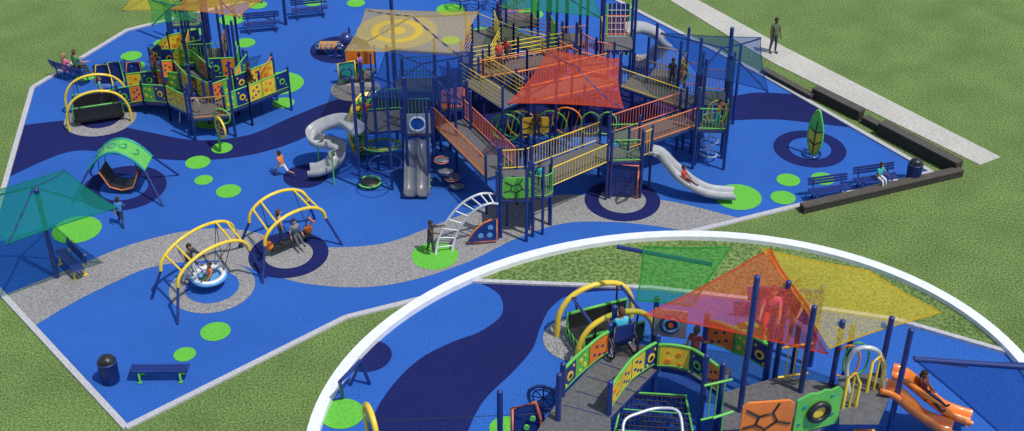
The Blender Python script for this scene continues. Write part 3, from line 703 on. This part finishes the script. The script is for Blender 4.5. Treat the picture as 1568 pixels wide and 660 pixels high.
canopy2('gold_shade_sail',[Q(1270,534,2.0),Q(1442,478,2.2),Q(1330,415,2.6),Q(1165,380,2.8)],F_YEL,.25,.05)
canopy2('green_shade_sail',[Q(975,460,2.0),Q(1060,470,2.0),Q(1120,378,2.6),Q(985,378,2.6)],F_GRN,.1,.04)
canopy2('blue_shade_sail',[Q(1400,550,1.9),Q(1560,690,1.7),Q(1640,620,1.9),Q(1568,556,1.9)],F_BLUE,.2,.04)
m=MB('sail_arm'); m.tube([Q(1400,550,1.9),Q(1570,562,2.0)],.05,NAVY,8); m.tube([Q(1400,548,1.9),Q(1480,560,1.6)],.04,NAVY,8)
m.tube([Q(945,378,2.0),Q(1090,405,2.2)],.04,NAVY,8); m.build()
bench('park_bench',Q(1195,482),175,1.3,NAVY)
# ================= PEOPLE =================
POSES={
'stand':dict(lean=0,legs=[(3,4),(-5,6)],arms=[(5,10,15),(-3,10,12)]),
'walk':dict(lean=4,legs=[(28,8),(-20,25)],arms=[(-25,8,20),(28,8,30)]),
'run':dict(lean=14,legs=[(60,65),(-35,50)],arms=[(-45,12,85),(45,12,85)]),
'sit':dict(lean=4,legs=[(86,82),(84,70)],arms=[(35,8,45),(30,10,50)]),
'slide':dict(lean=-12,legs=[(78,12),(74,16)],arms=[(15,18,30),(10,18,30)]),
'reach':dict(lean=4,legs=[(4,4),(-6,8)],arms=[(100,10,15),(85,15,20)]),
'push':dict(lean=10,legs=[(20,15),(-15,10)],arms=[(60,6,20),(55,6,20)]),
}
SK1=(.50,.27,.17); SK2=(.18,.085,.045); SK3=(.40,.21,.12)
def figure(name,loc,heading,H,pose,shirt,pants,hair,skin=SK1,seat=None,shorts=False,longhair=False,sleeves=False):
    ps=POSES[pose]; ln=rad(ps['lean']); u=V((0,sin(ln),cos(ln))); kid=H<1.5; hs=1.22 if kid else 1.03
    def df(a,ab,s): return V((s*sin(ab),cos(ab)*sin(a),-cos(ab)*cos(a)))
    vs=[V((0,0,0)),u*.10*H,u*.20*H,u*.285*H,u*.33*H]; rs=[.078,.070,.084,.036,.034]; ed=[(0,1),(1,2),(2,3),(3,4)]
    seg=[(0,1,'s'),(1,2,'s'),(2,3,'s'),(3,4,'k')]; hands=[]; low=0
    for i,s in((0,-1),(1,1)):
        a,k=map(rad,ps['legs'][i]); o=len(vs)
        hip=V((s*.052*H,0,-.02*H)); kn=hip+df(a,.04,s)*.245*H; an=kn+df(a-k,.02,s)*.225*H; fa=a-k+pi/2-.1
        if pose=='run' and i==1: fa=a-k+pi/2-.5
        toe=an+df(fa,0,s)*.11*H-V((0,0,.015*H)); mid=hip.lerp(kn,.5)
        vs+=[hip,mid,kn,an,toe]; rs+=[.06,.052,.037,.025,.024]; ed+=[(0,o),(o,o+1),(o+1,o+2),(o+2,o+3),(o+3,o+4)]
        seg+=[(0,o,'p'),(o,o+2,'p'),(o+2,o+3,'k' if shorts else 'p'),(o+3,o+4,'f')]; low=min(low,an.z-.035*H,toe.z-.024*H)
        a,ab,e=map(rad,ps['arms'][i]); o=len(vs)
        sh=u*.262*H+V((s*.10*H,0,0)); el=sh+df(a,ab,s)*.17*H; wr=el+df(a+e,ab*.3,s)*.145*H; d=(wr-el).normalized(); pm=wr+d*.045*H
        vs+=[sh,el,wr,pm]; rs+=[.043,.028,.019,.021]; ed+=[(2,o),(o,o+1),(o+1,o+2),(o+2,o+3)]
        me_=sh.lerp(el,.6); seg+=[(2,o,'s'),(o,('m',me_),'s'),(('m',me_),o+1,'s' if sleeves else 'k'),(o+1,o+2,'s' if sleeves else 'k'),(o+2,o+3,'k')]
        hands.append((pm,d,s))
    me=bpy.data.meshes.new('t'); me.from_pydata(vs,ed,[]); ob=bpy.data.objects.new('t',me); bpy.context.scene.collection.objects.link(ob)
    sk=ob.modifiers.new('s','SKIN'); ss=ob.modifiers.new('u','SUBSURF'); ss.levels=1
    for i,sv in enumerate(me.skin_vertices[0].data): sv.radius=(rs[i]*H,rs[i]*H); sv.use_root=(i==0)
    dg=bpy.context.evaluated_depsgraph_get(); ev=ob.evaluated_get(dg); m2=ev.to_mesh()
    VV=[v.co.copy() for v in m2.vertices]; FF=[tuple(p.vertices) for p in m2.polygons]; ev.to_mesh_clear(); bpy.data.objects.remove(ob)
    g_=lambda q: q[1] if isinstance(q,tuple) else vs[q]
    SA=np.array([g_(x[0]) for x in seg]); SB=np.array([g_(x[1]) for x in seg]); D=SB-SA; DD=(D*D).sum(1)
    FC=np.array([sum((VV[i] for i in f),V((0,0,0)))/len(f) for f in FF])
    t=np.clip(((FC[:,None,:]-SA)*D).sum(2)/DD,0,1); dist=((SA+t[:,:,None]*D-FC[:,None,:])**2).sum(2); lab=dist.argmin(1)
    mm={'s':C(shirt),'p':C(pants),'k':C(skin,'skin'),'f':C((.06,.06,.07))}
    mb=MB(name)
    for key in 'spkf':
        ff=[FF[i] for i in range(len(FF)) if seg[lab[i]][2]==key]
        if ff:
            if len(mb.v)==0: mb.v=[tuple(v) for v in VV]
            k=mb.mi(mm[key])
            for f in ff: mb.f.append(f); mb.fm.append(k); mb.sm.append(True)
    S=mm['k']
    for pm,d,s in hands:
        lat=V((0,1,0))-d*d.y; 
        if lat.length<.2: lat=V((1,0,0))-d*d.x
        lat.normalize(); n_=d.cross(lat)
        if n_.x*s>0: n_=-n_
        for j,L in enumerate((.040,.046,.043,.034)):
            b=pm+lat*(.014-.0093*j)*H*1.3+d*.005*H; mb.tube([b,b+d*L*.5*H+n_*.004*H,b+d*L*.9*H+n_*.016*H],[.0058*H,.0052*H,.004*H],S,5)
        b=pm-d*.025*H+lat*.016*H; mb.tube([b,b+lat*.018*H+d*.012*H,b+lat*.022*H+d*.034*H],[.007*H,.006*H,.0045*H],S,5)
    hc=u*.33*H+V((0,.012*H,.06*H*hs)); R=(.047*H*hs,.057*H*hs,.068*H*hs)
    def jaw(q):
        k=1-.28*max(0,-q.z); return V((q.x*k,q.y*(1-.12*max(0,-q.z)),q.z))
    mb.sphere(hc,R,S,14,10,deform=jaw)
    HM=C(hair,'hair')
    low_=-1.0 if longhair else -.45
    mb.sphere(hc+V((0,-.006*H,.006*H)),tuple(r*1.1 for r in R),HM,14,10,keep=lambda q:(q.z>.42) or (q.y<.1 and q.z>low_))
    if longhair: mb.tube([hc+V((0,-.04*H,0)),hc+V((0,-.075*H,-.06*H)),hc+V((0,-.07*H,-.14*H))],[.04*H,.032*H,.012*H],HM,8)
    for sx in(-1,1):
        mb.sphere(hc+V((sx*R[0]*.38,R[1]*.9,0)),R[0]*.14,C((.7,.7,.7)),6,4); mb.sphere(hc+V((sx*R[0]*.38,R[1]*.98,0)),R[0]*.08,C((.02,.015,.01)),6,4)
        mb.sphere(hc+V((sx*R[0]*.98,0,-.05*R[2])),(R[0]*.12,R[1]*.2,R[2]*.2),S,6,5)
    mb.sphere(hc+V((0,R[1]*1.02,-R[2]*.22)),(R[0]*.14,R[1]*.16,R[2]*.2),S,6,5)
    mb.sphere(hc+V((0,R[1]*.86,-R[2]*.52)),(R[0]*.3,R[1]*.08,R[2]*.06),C((.35,.08,.07)),8,4)
    zoff=-low if seat is None else .075*H
    o=mb.build(); o.location=V(loc)+V((0,0,zoff)); o.rotation_euler=(0,0,rad(heading)); return o
Wt=(.7,.7,.7);BK=(.03,.03,.035);DB=(.03,.05,.12);RD=(.55,.05,.04);TL=(.03,.45,.42);GN=(.05,.25,.08);OR=(.75,.2,.03);PK=(.7,.15,.3);KH=(.3,.25,.17);BL=(.04,.2,.55);PU=(.25,.12,.4);MR=(.14,.02,.03)
HB=(.03,.018,.01);HBR=(.10,.045,.02);HBL=(.35,.22,.09)
figure('standing_man',P(1183,82),-150,1.75,'stand',(.09,.13,.08),(.05,.07,.07),HB,SK2)
figure('walking_child',P(187,345),10,1.2,'walk',BL,(.02,.03,.06),HB,SK3)
figure('running_child',P(434,270),62,1.25,'run',OR,Wt,HB,SK3,shorts=True)
figure('standing_child',P(660,388),-120,1.35,'reach',BK,(.05,.05,.06),HB,SK2)
figure('pushing_adult',P(295,436),-110,1.72,'push',BK,Wt,HB,SK3,sleeves=True)
figure('seated_child',Z(s1,.36),120,1.15,'slide',OR,(.04,.12,.05),HBR,SK1,seat=1)
cc2=Z(s2,.36)
figure('swinging_girl',cc2-ax2*.3,-60,1.35,'stand',(.8,.35,.3),DB,HBR,SK1,longhair=True)
figure('swinging_boy',cc2+ax2*.3+V((0,-.05,.03)),-150,1.3,'slide',(.2,.2,.22),(.1,.1,.12),HB,SK1,seat=1)
figure('child_on_balcony',P(826,292,1.6),170,1.15,'stand',TL,DB,HB,SK2)
figure('sliding_child',P(1048,276,.78),-125,1.15,'slide',RD,(.08,.02,.02),HB,SK2,seat=1)
figure('climbing_child',P(1098,196,1.75),-120,1.2,'reach',OR,TL,HB,SK3)
figure('seated_child',Z(P(1342,287),.47)+V((0,-.05,0)),-150,1.25,'sit',TL,Wt,HB,SK2,seat=1)
figure('seated_man',Z(P(120,121),.47),-40,1.75,'sit',GN,(.09,.08,.06),HBR,SK1,seat=1)
figure('seated_woman',Z(P(104,124),.47),-35,1.6,'sit',PK,(.25,.1,.25),HBL,SK1,seat=1,longhair=True)
figure('child_on_glider',P(158,158,.3),-70,1.2,'stand',TL,DB,HBR,SK1)
figure('child_on_ramp',P(238,118,1.2),-100,1.2,'stand',MR,BK,HB,SK2)
figure('child_on_ramp',P(385,135,1.1),100,1.2,'walk',MR,BK,HB,SK2)
figure('climbing_child',P(560,196,1.7),-30,1.2,'reach',RD,DB,HB,SK2)
figure('playing_child',P(555,142,.3),160,1.35,'stand',GN,DB,HBL,SK1)
figure('playing_child',P(552,112,.3),40,1.25,'sit',PU,DB,HB,SK1)
figure('child_on_ramp',P(764,106,2.15),-150,1.25,'stand',RD,DB,HBR,SK1)
figure('child_on_ramp',P(776,98,2.2),140,1.2,'walk',RD,BK,HB,SK2)
figure('child_on_ramp',P(822,214,.9),180,1.2,'stand',BK,DB,HB,SK2)
figure('child_on_ramp',P(1028,132,2.0),160,1.2,'stand',BK,DB,HB,SK2)
figure('playing_child',P(790,14,0),160,1.3,'stand',OR,DB,HB,SK3)
figure('seated_man',Q(1215,480,.47),150,1.4,'sit',(.10,.14,.05),(.09,.08,.05),HBR,SK1,seat=1)
figure('seated_woman',Q(1180,484,.47),165,1.3,'sit',PK,RD,HBR,SK1,seat=1,longhair=True)
figure('child_on_ramp',Q(1060,568,.85),-30,.95,'walk',MR,DB,HB,SK2)
figure('sliding_girl',Q(1414,604,.78),-130,.9,'slide',MR,(.02,.02,.05),HB,SK2,seat=1,longhair=True)
wcp=Q(948,538,.86)
m=MB('wheelchair')
R=Matrix.Rotation(rad(20),3,'Z'); T=lambda x,y,z: wcp+R@V((x,y,z))*.78
for sx in(-.28,.28):
    m.ring(T(sx,-.05,.3),R@V((1,0,0)),.24,.02,BLK,28,6); m.ring(T(sx*1.1,-.05,.3),R@V((1,0,0)),.2,.01,SILV,24,5); m.disc(T(sx,-.05,.3),R@V((1,0,0)),.04,.06,SILV,10)
    for k in range(10): an=k*pi/5; m.tube([T(sx,-.05,.3),T(sx,-.05+.29*cos(an),.3+.29*sin(an))],.004,SILV,4)
    m.ring(T(sx*.8,.35,.08),R@V((1,0,0)),.06,.018,BLK,14,5)
    m.tube([T(sx*.85,-.22,.95),T(sx*.85,-.2,.45),T(sx*.85,.3,.42),T(sx*.8,.38,.1)],.013,SILV,6); m.tube([T(sx*.85,-.22,.95),T(sx*.85,-.34,.97)],.018,BLK,6)
m.prism([T(-.23,-.2,.46),T(.23,-.2,.46),T(.23,.25,.46),T(-.23,.25,.46)],.05,NAVY)
m.vpanel(T(-.23,-.22,.5),T(.23,-.22,.5),0,.33,.03,NAVY); m.box(T(0,.45,.1),(.28,.12,.02),BLK,rad(20)); m.build()
figure('wheelchair_child',T(0,-.05,.5),20,1.05,'sit',(.05,.5,.7),DB,HBR,SK1,seat=1)
# ================= LIGHT, CAMERA =================
sd=V((-.42,.30,-1)).normalized()
sun=bpy.data.lights.new('sun','SUN'); sun.energy=3.4; sun.angle=rad(1.2); sun.color=(1,.96,.9)
so=bpy.data.objects.new('sun',sun); bpy.context.scene.collection.objects.link(so)
so.rotation_euler=sd.to_track_quat('-Z','Y').to_euler()
elev=math.asin(-sd.z); ts_=-sd
wd=bpy.data.worlds.new('World'); bpy.context.scene.world=wd; wd.use_nodes=True
nt=wd.node_tree; sk=nt.nodes.new('ShaderNodeTexSky'); sk.sky_type='NISHITA'; sk.sun_disc=False; sk.sun_elevation=elev; sk.sun_rotation=math.atan2(ts_.x,ts_.y)
nt.links.new(sk.outputs[0],nt.nodes['Background'].inputs[0]); nt.nodes['Background'].inputs[1].default_value=.15
cam=bpy.data.cameras.new('camera'); cam.lens=FOC/1568*36; cam.sensor_width=36; cam.clip_end=3000
co=bpy.data.objects.new('camera',cam); bpy.context.scene.collection.objects.link(co); co.location=(0,0,CH); co.rotation_euler=(rad(90)-PIT,0,0)
bpy.context.scene.camera=co
bpy.context.scene.view_settings.view_transform='Standard'
